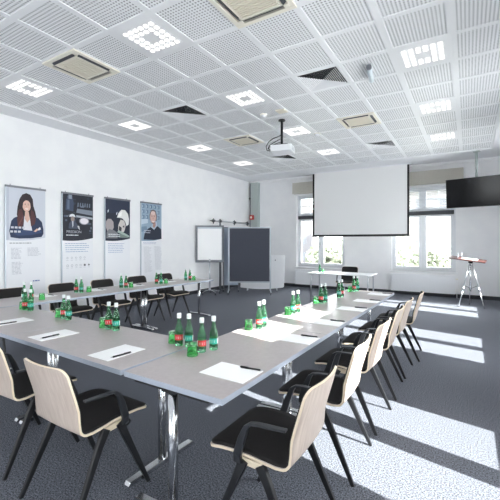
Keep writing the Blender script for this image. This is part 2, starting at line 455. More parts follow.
# projector
t = thing('ceiling_projector', 'white projector hanging from the ceiling on a black pole', 'projector', (-2.79, 5.67, C), math.radians(12))
bm = NB(); tube(bm, (0,0,-.001), (0,0,-.02), .06); tube(bm, (0,0,-.02), (0,0,-.44), .022); obj('pole', bm, M['black'], t)
bm = NB(); box(bm, -.10, .12, -.09, .09, -.462, -.44); obj('mount_plate', bm, M['blackmatte'], t)
bm = NB(); box(bm, -.17, .20, -.15, .15, -.575, -.463); pj = obj('housing', bm, M['white'], t, bevel=.012)
bm = NB()
for k in range(7): box(bm, .2002, .203, -.12+.035*k, -.10+.035*k, -.56, -.48)
obj('vent_ribs', bm, M['slat'], pj)
bm = NB(); tube(bm, (.05,.15,-.52), (.05,.18,-.52), .038, n=20); obj('lens', bm, M['black'], pj)
bm = NB()
pipe(bm, [(0,-.02,-.27),(-.05,-.05,-.30),(-.13,-.10,-.34),(-.20,-.13,-.40),(-.25,-.13,-.48),(-.24,-.10,-.54),(-.17,-.08,-.55)], .008)
pipe(bm, [(0,-.02,-.33),(-.06,-.04,-.36),(-.13,-.08,-.41),(-.19,-.12,-.46),(-.215,-.12,-.52),(-.17,-.06,-.53)], .007)
pipe(bm, [(0,-.02,-.39),(-.08,-.03,-.41),(-.17,-.06,-.45),(-.22,-.10,-.50),(-.17,-.10,-.54)], .006)
obj('cables', bm, M['blackmatte'], t)

# projection screen
t = thing('projection_screen', 'large white projection screen with black border hanging before the back windows', 'projection screen', (-2.755, 10.6, 1.64))
W_, H_ = 1.39, 1.96
bm = NB(); box(bm, -W_+.055, W_-.055, 0, .002, .06, H_-.004); obj('screen_fabric', bm, M['screen'], t)
bm = NB(); box(bm, -W_, -W_+.055, -.001, .003, .015, H_-.004); box(bm, W_-.055, W_, -.001, .003, .015, H_-.004); box(bm, -W_+.055, W_-.055, -.001, .003, .015, .06); obj('black_border', bm, M['blackmatte'], t)
bm = NB(); tube(bm, (-W_-.01, 0, .01), (W_+.01, 0, .01), .012, n=10); obj('bottom_bar', bm, M['black'], t)
bm = NB(); box(bm, -W_-.06, W_+.06, -.03, .09, H_-.003, H_+.02); obj('housing', bm, M['white'], t)

# television
t = thing('hanging_television', 'black flat television hanging from a grey ceiling pole at right', 'television', (.165, 9.98, C), math.radians(-11))
bm = NB(); tube(bm, (0,.03,0), (0,.03,-.9), .028, n=16); box(bm, -.07, .07, -.04, .10, -.008, -.0005); obj('ceiling_pole', bm, M['chase'], t)
tilt = Matrix.Translation((0,-.06,-.97)) @ Matrix.Rotation(math.radians(6), 4, 'X')
bm = NB(); box(bm, -.62, .62, -.02, .03, -.345, .345, 0, tilt); box(bm, -.3, .3, .03, .055, -.2, .2, 0, tilt); obj('case', bm, M['black'], t)
bm = NB(); box(bm, -.61, .61, -.0225, -.0205, -.33, .335, 0, tilt); obj('display', bm, M['tv'], t)
bm = NB(); box(bm, -.05, .05, -.01, .06, -1.0, -.85); obj('mount', bm, M['blackmatte'], t)

# corner: pipe chase, alarm, wall pipe
bm = NB(); box(bm, XL+.11, -6.27, YB-.16, YB, .0, C-.06); struct(obj('trim_3', bm, M['chase']))
t = thing('riser_pipe', 'thin dark grey vertical pipe in the far left corner', 'pipe', (XL+.06, YB-.08, 0))
bm = NB(); tube(bm, (0,0,0), (0,0,C-.062), .028); obj('pipe', bm, M['grey'], t)
for z in (.6, 1.8, 3.0): bm = NB(); box(bm, -.06, .035, -.035, .035, z, z+.03); obj('pipe_clamp', bm, M['darkgrey'], t)
t = thing('fire_alarm', 'red alarm box on the pipe in the far left corner', 'alarm', (XL+.18, YB-.215, 2.26))
bm = NB(); box(bm, -.07, .07, -.04, .055, 0, .16); obj('housing', bm, M['firered'], t, bevel=.012)
bm = NB(); tube(bm, (0,-.04,.08), (0,-.052,.08), .04); obj('sounder_disc', bm, M['cream'], t)
t = thing('wall_pipe', 'grey horizontal pipe with black valve fittings low on the left wall end behind boards', 'pipe', (XL+.13, 8.62, 2.12))
t['label'] = 'grey horizontal pipe with black fittings on the left wall above the boards'
bm = NB(); tube(bm, (0,0,0), (0,2.1,0), .022, n=14); obj('pipe', bm, M['steel'], t)
for y in (.02, .36, 1.15, 1.95):
    bm = NB(); tube(bm, (0,y-.05,0), (0,y+.05,0), .04, n=12); tube(bm, (0,y,-.09), (0,y,.07), .018, n=10); box(bm, -.13, 0, y-.01, y+.01, -.01, .01); obj('valve', bm, M['darkgrey'], t)
bm = NB(); tube(bm, (0,.36,-.05), (0,.36,-2.118), .03, n=12); obj('drop_pipe', bm, M['grey'], t)

# ------------------------------------------------------------------ boards
def cam_yaw(x, y): return math.atan2(y, x)-PI/2
def castor(bm, x, y, r=.03, mi=0):
    tube(bm, (x-.012, y, r), (x+.012, y, r), r, n=14, mi=mi); box(bm, x-.006, x+.006, y-.02, y+.012, r, r*2.2, mi)
# pin board
t = thing('pin_board', 'dark grey felt pin board on a silver wheeled frame', 'pin board', (-5.31, 8.72, 0), math.radians(30.5))
bm = NB(); box(bm, -.57, .57, -.012, .012, .36, 1.87); obj('felt_panel', bm, M['pin'], t)
bm = NB(); box(bm, -.61, -.57, -.02, .02, .14, 1.90); box(bm, .57, .61, -.02, .02, .14, 1.90); box(bm, -.57, .57, -.018, .018, 1.87, 1.90); box(bm, -.57, .57, -.018, .018, .325, .36); obj('frame', bm, M['alu'], t)
for x in (-.59, .59):
    bm = NB(); beam(bm, [(x,-.26,.075),(x,-.1,.12),(x,0,.16),(x,.1,.12),(x,.26,.075)], [.035]*5, [.025,.03,.035,.03,.025]); f = obj('foot', bm, M['alu'], t)
    for y in (-.25, .25):
        bm = NB(); castor(bm, x, y); obj('castor', bm, M['black'], f)
# flip chart
t = thing('flip_chart', 'flip chart with blank pad on a chrome star base with castors', 'flip chart', (-6.27, 8.12, 0), math.radians(34))
bm = NB()
for k in range(5):
    a = 2*PI*k/5+.3; beam(bm, [(0,0,.11),(.17*math.cos(a),.17*math.sin(a),.10),(.31*math.cos(a),.31*math.sin(a),.07)], [.035,.03,.022], [.03,.026,.02], side=(-math.sin(a),math.cos(a),0))
sb = obj('star_base', bm, M['chrome'], t)
for k in range(5):
    a = 2*PI*k/5+.3; bm = NB(); castor(bm, .30*math.cos(a), .30*math.sin(a), .026); obj('castor', bm, M['black'], sb)
bm = NB(); tube(bm, (0,0,.1), (0,0,1.0), .024, n=16); tube(bm, (0,0,.1), (0,0,.16), .035, n=16); obj('column', bm, M['steel'], t)
bm = NB(); box(bm, -.37, .37, .0, .02, .93, 1.92); box(bm, -.40, -.37, -.015, .025, .90, 1.95); box(bm, .37, .40, -.015, .025, .90, 1.95); box(bm, -.37, .37, -.015, .025, 1.92, 1.95); box(bm, -.37, .37, -.03, .025, .90, .93)
obj('board_frame', bm, M['grey'], t)
bm = NB(); box(bm, -.34, .34, -.012, -.0005, .97, 1.89); obj('paper_pad', bm, M['paper'], t)
bm = NB(); box(bm, -.34, .34, -.02, -.0125, 1.86, 1.90); obj('pad_clamp', bm, M['alu'], t)
# blue grey board between flip chart and pin board
t = thing('moderation_board', 'pale blue-grey board seen between flip chart and pin board', 'board', (-6.10, 9.02, 0), math.radians(32))
bm = NB(); box(bm, -.25, .17, -.012, .012, .17, 1.90); obj('board_panel', bm, M['bluegrey'], t)
bm = NB(); box(bm, -.28, -.25, -.018, .018, .05, 1.93); box(bm, .17, .20, -.018, .018, .05, 1.93); box(bm, -.25, .17, -.015, .015, 1.90, 1.93); obj('frame', bm, M['grey'], t)
for x in (-.265, .185):
    bm = NB(); box(bm, x-.02, x+.02, -.22, .22, 0, .05); obj('foot', bm, M['darkgrey'], t)
# white folded table top behind the pin board
t = thing('folded_table', 'white table folded upright behind the pin board', 'folded table', (-5.36, 9.54, 0), math.radians(29))
n = 14; pts = [(-.66, .24), ] + [(-.66+1.28*k/n, .10+.0*k-.05*math.sin(PI*k/n)) for k in range(n+1)] + [(.66, .12), (.70, 1.08), (-.66, 1.08)]
bm = NB(); mt = Matrix.Rotation(PI/2, 4, 'X'); poly(bm, pts[1:], mt, 0, .028); obj('tabletop', bm, M['white'], t)
bm = NB()
for x in (-.45, .45):
    beam(bm, [(x,-.06,.02),(x,.30,.02)], [.04]*2, [.03]*2); beam(bm, [(x,.12,.03),(x,.12,.72)], [.04]*2, [.04]*2); beam(bm, [(x,.12,.60),(x,.0,.60)], [.03]*2, [.03]*2)
obj('leg_frame', bm, M['steel'], t)
bm = NB(); tube(bm, (.40,-.028,.93), (.40,-.05,.93), .018, n=14); obj('release_knob', bm, M['grey'], t)

# ------------------------------------------------------------------ conference tables
def make_table(L, name='conference_table', label='', group=None):
    """length along local x, width .7 along y, origin at floor centre"""
    t = thing(name, label, 'table', group=group)
    hx, hy = L/2-.0015, .349
    bm = NB(); box(bm, -hx+.002, hx-.002, -hy+.002, hy-.002, .712, .74); obj('tabletop', bm, M['lam'], t)
    bm = NB()
    for sg in (-1, 1):
        box(bm, *sorted((sg*(hx-.002), sg*hx)), -hy, hy, .711, .7395); box(bm, -hx+.002, hx-.002, *sorted((sg*(hy-.002), sg*hy)), .711, .7395)
    obj('edge_band', bm, M['band'], t)
    for sg in (-1, 1):
        x = sg*(hx-.036)
        bm = NB(); tube(bm, (x,0,.04), (x,0,.705), .027, n=24); lg = obj('leg', bm, M['chrome'], t)
        bm = NB(); beam(bm, [(x,-.28,.022),(x,-.27,.03),(x,0,.036),(x,.27,.03),(x,.28,.022)], [.04,.05,.055,.05,.04], [.012,.028,.034,.028,.012]); obj('foot', bm, M['chrome'], lg)
        bm = NB(); box(bm, x-.035, x+.035, -.26, .26, .700, .711); box(bm, x-.034, x+.034, -.05, .05, .690, .70); obj('bracket', bm, M['black'], lg)
        bm = NB(); q = sg*(hx-.02)
        for yy in (-.2, .2): box(bm, *sorted((q, q-sg*.09)), yy-.03, yy+.03, .696, .7105)
        obj('table_connector', bm, M['black'], t)
    bm = NB(); box(bm, -hx+.11, hx-.11, -.025, .025, .675, .70); obj('cross_rail', bm, M['steel'], t)
    return t
T0 = make_table(1.4)
def frame_pt(o, u, ang, s, w):   # point s along u, w across
    return (o[0]+u[0]*s+w[0], o[1]+u[1]*s+w[1])
aR = math.radians(-.9)
dR = (-math.sin(aR), math.cos(aR)); nR = (-math.cos(aR), -math.sin(aR))
tabs = []
names = ['grey table at the front right corner of the U, nearest the camera', 'grey middle table of the right-hand row with sunlit patches', 'grey far end table of the right-hand row nearest the screen']
for k in range(3):
    s = .7+1.4*k; x = -.985+dR[0]*s+nR[0]*.35; y = 1.37+dR[1]*s+nR[1]*.35
    tabs.append((x, y, PI/2+aR, names[k]))
aF = math.radians(-2.2); dF = (-math.cos(aF), -math.sin(aF)); nF = (-math.sin(aF), math.cos(aF))
nm = ['grey table of the front row, joined to the nearest corner table', 'grey table of the front row at the left photo edge']
for k in range(2):
    s = .705+1.4*k; x = -1.703+dF[0]*s+nF[0]*.35; y = 1.380+dF[1]*s+nF[1]*.35
    tabs.append((x, y, aF, nm[k]))
aL = math.radians(-3.7); dL = (-math.sin(aL), math.cos(aL))
nm = ['grey first table of the left row at the left photo edge', 'grey middle table of the left row below the banners', 'grey far end table of the left row nearest the flip chart']
for k in range(3):
    s = .7+1.4*k; tabs.append((-4.905+dL[0]*s, 1.5+dL[1]*s, PI/2+aL, nm[k]))
for k, (x, y, a, l) in enumerate(tabs):
    if k == 0: T0.location = (x, y, 0); T0.rotation_euler = (0,0,a); T0['label'] = l; T0['group'] = 'conference tables set in a U'
    else: dup(T0, (x, y, 0), a, l)
# small far table
t = thing('side_table', 'narrow white table with curved steel legs under the projection screen', 'table', (-2.56, 8.42, 0), math.radians(1))
bm = NB(); box(bm, -.74, .74, -.34, .34, .722, .742); obj('tabletop', bm, M['white'], t, bevel=.004)
for x in (-.66, .66):
    for y in (-1, 1):
        bm = NB(); pipe(bm, [(x,0,.70),(x,y*.18,.70),(x,y*.25,.69),(x,y*.29,.65),(x,y*.30,.60),(x,y*.30,.02)], .016, 12); tube(bm, (x,y*.30,0), (x,y*.30,.02), .02, n=12); obj('leg', bm, M['steel'], t)
bm = NB(); box(bm, -.66, .66, -.02, .02, .700, .722); obj('cross_rail', bm, M['steel'], t)

# ------------------------------------------------------------------ chairs
PROF = [(.275,.436),(.24,.450),(.19,.457),(.12,.458),(.04,.451),(-.04,.442),(-.11,.437),(-.158,.443),(-.190,.468),(-.207,.52),(-.222,.58),(-.238,.64),(-.256,.70),(-.275,.765),(-.292,.828)]
def resample(P, n):
    ls = [0]
    for a, b in zip(P, P[1:]): ls.append(ls[-1]+math.dist(a, b))
    out = []
    for i in range(n+1):
        s = ls[-1]*i/n
        k = max(j for j in range(len(ls)) if ls[j] <= s+1e-9); k = min(k, len(P)-2)
        f = (s-ls[k])/(ls[k+1]-ls[k]); out.append((P[k][0]+(P[k+1][0]-P[k][0])*f, P[k][1]+(P[k+1][1]-P[k][1])*f, s))
    return out, ls[-1]
def shell(bm, off0, off1, inset, w0=.236):
    n, mseg = 44, 14
    pts, T = resample(PROF, n)
    lo = inset; hi = T-inset; R = .055
    rows = []
    P2 = [i for i in range(n+1)]
    def at(s):
        f = s/T*n; k = min(int(f), n-1); f -= k
        p = Vector((pts[k][0]+(pts[k+1][0]-pts[k][0])*f, pts[k][1]+(pts[k+1][1]-pts[k][1])*f))
        k0, k1 = max(k-1, 0), min(k+2, n)
        d = Vector((pts[k1][0]-pts[k0][0], pts[k1][1]-pts[k0][1])).normalized()
        nr = Vector((d.y, -d.x))    # pointing to sitter side
        return p, nr
    ss = [lo+(hi-lo)*(i/n) for i in range(n+1)]
    extra = [lo+R*q for q in (.03,.1,.22,.4,.7)]+[hi-R*q for q in (.03,.1,.22,.4,.7)]
    ss = sorted(ss+extra)
    for s in ss:
        p, nr = at(s)
        t = s/T; w = w0-inset - .022*max(0, min(1, (t-.25)/.35))
        for e in (s-lo, hi-s):
            if e < R: w = w-R+math.sqrt(max(0, R*R-(R-e)**2))
        rows.append((p, nr, max(w, .02), t))
    def pt(row, u, off):
        p, nr, w, t = row
        cv = .030*max(0, min(1, (t-.5)/.2))*(u*u)*(w/.21)**2 ; dip = .010*(u*u)*max(0, 1-abs(t-.3)/.25)
        q = p+nr*off
        return Vector((u*w, q.x+cv, q.y+dip))
    F = [[bm.verts.new(pt(r, -1+2*j/mseg, off1)) for j in range(mseg+1)] for r in rows]
    Bk = [[bm.verts.new(pt(r, -1+2*j/mseg, off0)) for j in range(mseg+1)] for r in rows]
    for i in range(len(rows)-1):
        for j in range(mseg):
            f = bm.faces.new([F[i][j], F[i][j+1], F[i+1][j+1], F[i+1][j]]); f.smooth = True; f.material_index = 0
            f = bm.faces.new([Bk[i][j+1], Bk[i][j], Bk[i+1][j], Bk[i+1][j+1]]); f.smooth = True; f.material_index = 0
        for j in (0, mseg):
            f = bm.faces.new([F[i][j], F[i+1][j], Bk[i+1][j], Bk[i][j]]); f.material_index = 1
    for i in (0, len(rows)-1):
        for j in range(mseg):
            f = bm.faces.new([F[i][j], F[i][j+1], Bk[i][j+1], Bk[i][j]]); f.material_index = 1
def make_chair():
    t = thing('conference_chair', '', 'chair')
    bm = NB(); shell(bm, 0, .012, 0); obj('plywood_shell', bm, [M['wood'], M['woodedge']], t)
    bm = NB(); shell(bm, .0125, .022, .007); obj('upholstery', bm, [M['uphol'], M['uphol']], t)
    for sg in (-1, 1):
        for fr in (-1, 1):
            bm = NB()
            beam(bm, [(sg*.222, fr*.045+.015, .435), (sg*.232, fr*.085+.005, .36), (sg*.252, fr*.25, .0)], [.026,.026,.018], [.050,.042,.022], side=(1,0,0))
            obj('leg', bm, M['black'], t)
        bm = NB(); beam(bm, [(sg*.214,-.055,.424),(sg*.214,.085,.430)], [.018,.018], [.034,.034]); obj('side_rail', bm, M['woodedge'], t)
        bm = NB()
        beam(bm, [(sg*.236,.085,.425),(sg*.250,.080,.47),(sg*.256,.050,.56),(sg*.257,.025,.617),(sg*.256,.003,.637),(sg*.254,-.03,.643),(sg*.25,-.10,.645),(sg*.246,-.175,.648)],
             [.014,.018,.022,.026,.030,.032,.032,.030], [.044,.042,.036,.024,.013,.010,.010,.009], side=(1,0,0))
        obj('armrest', bm, M['armpad'], t)
    bm = NB(); beam(bm, [(-.222,.0,.428),(.222,.0,.428)], [.05]*2, [.02]*2, side=(0,1,0)); beam(bm, [(-.222,.08,.43),(.222,.08,.43)], [.03]*2, [.02]*2, side=(0,1,0)); obj('seat_support', bm, M['black'], t)
    bm = NB(); pipe(bm, [(.20,.10,.425),(.20,.14,.42),(.20,.155,.40),(.20,.14,.385),(.20,.11,.385)], .006, 8); obj('link_hook', bm, M['black'], t)
    return t
CH = make_chair(); used = [False]
def place_chair(x, y, rz, label, group):
    if not used[0]:
        CH.location = (x, y, 0); CH.rotation_euler = (0,0,rz); CH['label'] = label; CH['group'] = group; used[0] = True; return CH
    return dup(CH, (x, y, 0), rz, label, group)
g = 'chairs along the right-hand tables'
for y, dx, rot, l in [(1.68,0,0,'pale wooden armchair with black padding, nearest and largest at bottom centre right'),
    (2.43,0,1,'pale wooden armchair second in the right row, directly behind the nearest one'),
    (3.11,0,-2,'pale wooden armchair third in the right row'),
    (3.82,0,2,'pale wooden armchair fourth in the right row, between third and fifth'),
    (4.45,0,-1,'pale wooden armchair fifth in the right row, second from the far end'),
    (5.12,.04,3,'pale wooden armchair farthest in the right row, by the sunlit floor')]:
    place_chair(-.855+dx+.012*(y-2), y, PI/2+math.radians(rot), l, g)
g = 'chairs along the front tables'
place_chair(-1.95, 1.33, math.radians(-1), 'wooden-backed armchair with black seat at bottom left, seen from behind in full', g)
place_chair(-2.72, 1.36, math.radians(1), 'wooden-backed armchair cut by the left photo edge', g)
g = 'chairs along the left wall tables'
for y, l in [(2.55,'black padded chair at the left photo edge below the woman banner'), (3.27,'black padded chair below the second banner with dark machine photo'),
             (3.97,'black padded chair below the gap between second and third banner'), (4.70,'black padded chair below the third banner with helmet'),
             (5.38,'black padded chair at the far end of the left row, near the fourth banner')]:
    place_chair(-5.21+.05*(y-3.3), y, -PI/2+math.radians(-3), l, g)
place_chair(-2.66, 9.22, PI, 'black padded chair behind the narrow white table under the screen', 'chair under the screen')

# ------------------------------------------------------------------ bottles, tumblers, papers
def lab_geo(bm, n=18):
    r = .0302
    for i in range(n):        # pale wrap with coloured front patch
        a0, a1 = 2*PI*i/n, 2*PI*(i+1)/n
        mid = math.degrees((a0+a1)/2)
        mi = 1 if 205 < mid < 335 else 0
        f = quad(bm, [(r*math.cos(a0), r*math.sin(a0), .045), (r*math.cos(a1), r*math.sin(a1), .045), (r*math.cos(a1), r*math.sin(a1), .083), (r*math.cos(a0), r*math.sin(a0), .083)], mi); f.smooth = True
    for a in (238, 270, 302):  # pale wave marks on the coloured patch
        c = math.radians(a); rr = .0305
        for k, z in enumerate((.055, .064)):
            w = .10 if k == 0 else .14
            quad(bm, [(rr*math.cos(c-w), rr*math.sin(c-w), z), (rr*math.cos(c+w), rr*math.sin(c+w), z+.002), (rr*math.cos(c+w), rr*math.sin(c+w), z+.006), (rr*math.cos(c-w), rr*math.sin(c-w), z+.004)], 0)
def make_bottle(kind):
    t = thing('water_bottle', '', 'bottle')
    bm = NB()
    outer = [(0,.004),(.024,.0),(.028,.004),(.0295,.012),(.0295,.10),(.027,.122),(.020,.145),(.0145,.165),(.0125,.185),(.0125,.205)]
    inner = [(.0105,.205),(.0105,.185),(.0125,.165),(.018,.144),(.025,.121),(.027,.10),(.027,.014),(0,.012)]
    lathe(bm, outer+inner, 20); body = obj('bottle_body', bm, M['gglass'], t)
    bm = NB(); lathe(bm, [(0,.206),(.0155,.206),(.0155,.228),(.0145,.231),(0,.231)], 18); lathe(bm, [(.0145,.197),(.0155,.199),(.0155,.206),(.013,.206)], 18); obj('cap', bm, M['cap'], t)
    bm = NB(); lab_geo(bm); lb = obj('label', bm, [M['palelab'], M[kind]], t, fix=False); lb['label'] = '%s and white bottle label' % ('red' if kind == 'red' else 'teal')
    return t
BR, BT = make_bottle('red'), make_bottle('teal')
bm = NB()   # tumbler standing upside down: thick base on top
lathe(bm, [(.036,0),(.037,.004),(.031,.078),(.029,.084),(0,.084),(0,.066),(.0265,.066),(.0335,.004),(.034,0)], 22, close=True)
GL = obj('tumbler', bm, M['tglass']); GLused = [0]; used_b = {'r': 0, 't': 0}
Z = .7405
def bottle(x, y, k, label, group):
    src = BR if k == 'r' else BT; rz = math.atan2(-y, -x)+PI/2+math.radians(random.uniform(-25, 25))
    if not used_b[k]: used_b[k] = 1; src.location = (x, y, Z); src.rotation_euler = (0,0,rz); src['label'] = label; src['group'] = group
    else: dup(src, (x, y, Z), rz, label, group)
def tumbler(x, y, label, group):
    if not GLused[0]: GLused[0] = 1; o = GL
    else: o = GL.copy(); COL.objects.link(o)
    o.location = (x, y, Z); tag(o, label, 'glass', group)
gb, gt = 'green water bottles on the tables', 'upturned green tumblers on the tables'
S = [  # items, place phrase
 ([('r',-1.765,1.93),('t',-1.69,1.95),('g',-1.85,1.96)], 'left pair on the inner corner of the front tables'),
 ([('r',-1.53,1.895),('t',-1.495,1.98),('g',-1.535,1.805)], 'right pair on the inner corner of the front tables'),
 ([('r',-1.525,2.662),('t',-1.53,2.75),('g',-1.58,2.58)], 'second bottle cluster along the right row'),
 ([('t',-1.545,3.40),('r',-1.53,3.49),('g',-1.56,3.31)], 'third bottle cluster along the right row'),
 ([('r',-1.52,4.16),('t',-1.50,4.25),('g',-1.57,4.12)], 'fourth bottle cluster along the right row'),
 ([('t',-1.47,4.71),('r',-1.46,4.80)], 'fifth bottle pair along the right row'),
 ([('r',-1.46,5.40),('t',-1.43,5.48),('g',-1.50,5.34)], 'bottle cluster at the far end of the right row'),
 ([('r',-2.61,1.985),('t',-2.515,1.985),('g',-2.70,2.0)], 'cluster in the middle of the front row'),
 ([('r',-3.345,2.035),('t',-3.245,2.02),('g',-3.45,2.05)], 'cluster on the front row left of the middle'),
 ([('r',-4.13,2.075),('t',-4.02,2.075),('g',-4.21,2.09)], 'cluster at the left end of the front row'),
 ([('t',-4.80,2.40),('r',-4.73,2.45),('g',-4.67,2.55)], 'cluster on the left row nearest the camera'),
 ([('r',-4.90,3.17),('t',-4.82,3.20),('g',-4.79,3.30)], 'second cluster along the left row'),
 ([('t',-4.78,3.87),('r',-4.70,3.90),('g',-4.70,4.00)], 'third cluster along the left row'),
 ([('r',-4.70,4.56),('t',-4.62,4.59),('g',-4.60,4.69)], 'fourth cluster along the left row'),
 ([('t',-4.64,5.26),('r',-4.56,5.29),('g',-4.54,5.38)], 'cluster at the far end of the left row'),
]
for items, ph in S:
    for k, x, y in items:
        if k == 'g': tumbler(x, y, 'upturned green glass, '+ph, gt)
        else: bottle(x, y, k, 'green bottle with %s label, %s' % ('red' if k == 'r' else 'teal', ph), gb)
o = dup(BT, (-3.12, 8.45, .7425), 1, 'green water bottle on the left end of the narrow white far table', gb)
o = GL.copy(); COL.objects.link(o); o.location = (-3.02, 8.40, .7425); tag(o, 'upturned green tumbler on the narrow white far table', 'glass', gt)

bm = NB(); box(bm, -.105, .105, -.1485, .1485, 0, .003); PA = obj('notepad', bm, M['paper']); pused = [0]
def make_pen():
    t = thing('ballpoint_pen', '', 'pen')
    bm = NB(); tube(bm, (0,-.07,.0055), (0,.055,.0055), .0055, n=10); obj('barrel', bm, M['pen'], t)
    bm = NB(); tube(bm, (0,-.07,.0055), (0,-.084,.0055), .005, .001, n=10); obj('tip', bm, M['steel'], t)
    bm = NB(); box(bm, -.0015, .0015, .01, .058, .0105, .0125); box(bm, -.0015, .0015, .052, .058, .009, .012); tube(bm, (0,.055,.0055),(0,.063,.0055), .003, n=8); obj('clip', bm, M['pen'], t)
    return t
PE = make_pen(); eused = [0]
def pad(x, y, rz, ph, penpos=None, prz=0):
    l = 'white A4 notepad '+ph
    if not pused[0]: pused[0] = 1; o = PA
    else: o = PA.copy(); COL.objects.link(o)
    o.location = (x, y, Z-.0002); o.rotation_euler = (0,0,rz); tag(o, l, 'notepad', 'notepads laid out on the tables')
    px, py = penpos; l = 'black pen on the notepad '+ph
    if not eused[0]: eused[0] = 1; PE.location = (px, py, Z+.003); PE.rotation_euler = (0,0,prz); PE['label'] = l; PE['group'] = 'pens laid on the notepads'
    else: dup(PE, (px, py, Z+.003), prz, l)
pad(-1.15, 1.69, PI/2-.03, 'at the near right table corner by the nearest chair', (-1.08, 1.775), PI/2+.1)
for i, (y, py, ph) in enumerate([(2.53, 2.625, 'second along the right row'), (3.19, 3.275, 'third along the right row'), (3.97, 4.06, 'fourth along the right row'),
                  (4.60, 4.68, 'fifth along the right row'), (5.29, 5.385, 'at the far end of the right row')]):
    pad(-1.12+.012*i, y, PI/2-.02, ph, (-1.06+.018*i, py), PI/2+.12)
pad(-2.01, 1.595, -.02, 'in front of the fully visible bottom-left chair', (-1.92, 1.565), -.15)
pad(-2.81, 1.63, -.04, 'in front of the chair cut by the left edge', (-2.77, 1.585), -.05)
pad(-3.62, 1.70, -.05, 'cut by the left photo edge on the front row', (-3.55, 1.645), -.2)
for y, ph in [(2.75,'first along the left row'), (3.50,'second along the left row'), (4.22,'third along the left row'), (4.95,'fourth along the left row'), (5.50,'at the far end of the left row')]:
    pad(-4.93+.065*(y-3.4), y, PI/2-.06, ph, (-4.90+.065*(y-3.4), y+.07), PI/2)

# ------------------------------------------------------------------ tripod lectern
t = thing('tripod_lectern', 'red-brown lectern board on a chrome tripod near the right window', 'lectern', (.05, 9.62, 0))
for (fx, fy) in ((-.23,-.12), (.26,-.12), (-.02,.30)):
    bm = NB(); tube(bm, (fx*.12, fy*.12, .98), (fx*.62, fy*.62, .42), .014, n=12); tube(bm, (fx*.60, fy*.60, .44), (fx*.97, fy*.97, .05), .010, n=12)
    tube(bm, (fx*.58, fy*.58, .47), (fx*.66, fy*.66, .37), .02, n=12); lg = obj('leg', bm, M['steel'], t)
    bm = NB(); castor(bm, fx, fy, .03); tube(bm, (fx,fy,.035), (fx*.97,fy*.97,.07), .012, n=8); obj('castor', bm, M['grey'], lg)
bm = NB(); tube(bm, (0,0,.35), (0,0,1.04), .014, n=14); tube(bm, (0,0,.94), (0,0,1.02), .035, n=16); obj('centre_column', bm, M['chrome'], t)
bm = NB()
for (fx, fy) in ((-.23,-.12), (.26,-.12), (-.02,.30)): tube(bm, (0,0,.42), (fx*.56, fy*.56, .50), .006, n=8)
obj('spreader', bm, M['darkgrey'], t)
bm = NB(); tube(bm, (0,0,1.0), (0,0,1.06), .045, n=16); obj('tilt_head', bm, M['blackmatte'], t)
tm = Matrix.Translation((-.06,-.02,1.085)) @ Matrix.Rotation(math.radians(-6), 4, 'Z') @ Matrix.Rotation(math.radians(4), 4, 'X') @ Matrix.Rotation(math.radians(7), 4, 'Y')
bm = NB(); box(bm, -.36, .36, -.24, .24, -.011, .011, 0, tm); obj('reading_board', bm, M['wine'], t, bevel=.004)
o = obj('notepad', (lambda b: (box(b, -.10, .20, -.14, .12, .0125, .018, 0, tm), b)[1])(NB()), M['paper'], loc=(.05, 9.62, 0)); tag(o, 'white papers lying on the tripod lectern', 'notepad', 'papers on the lectern')
for i, (x, y) in enumerate(((-.2, .0), (-.14, .12))):
    b = NB(); p0 = tm @ Vector((x, y, .0125)); p1 = tm @ Vector((x, y, .12)); tube(b, p0, p1, .014, n=12); tube(b, p1, tm @ Vector((x, y, .14)), .009, n=12)
    o = obj('marker_pen', b, M['offwhite'], loc=(.05, 9.62, 0)); tag(o, ['white marker standing on the lectern, left one', 'white marker standing on the lectern, right one'][i], 'marker', 'markers on the lectern')

# ------------------------------------------------------------------ banners on the left wall
PC = {}
def pc(r, g, b):
    k = (r, g, b)
    if k not in PC: PC[k] = mat('print_%d_%d_%d' % k, srgb(*k), .6)
    return PC[k]
def ell(cx, cy, rx, ry, n=22, a0=0, a1=2*PI, rot=0):
    out = []
    for i in range(n):
        a = a0+(a1-a0)*i/(n if abs(a1-a0-2*PI) < 1e-6 else n-1); x, y = rx*math.cos(a), ry*math.sin(a)
        out.append((cx+x*math.cos(rot)-y*math.sin(rot), cy+x*math.sin(rot)+y*math.cos(rot)))
    return out
class Print:
    """flat printed picture: coloured shapes layered like ink, all one mesh. u = along wall (0..w), v = height"""
    def __init__(s): s.bm = NB(); s.m = []; s.k = 0
    def add(s, pts, col):
        m = pc(*col)
        if m not in s.m: s.m.append(m)
        s.k += 1; x = .0004*s.k
        f = s.bm.faces.new([s.bm.verts.new((x, u, v)) for u, v in pts]); f.material_index = s.m.index(m)
    def clipadd(s, pts, col, w, v0, v1):
        s.add([(min(max(u, .0), w), min(max(v, v0), v1)) for u, v in pts], col)
W, HT = .66, 2.44
B0 = 1.545
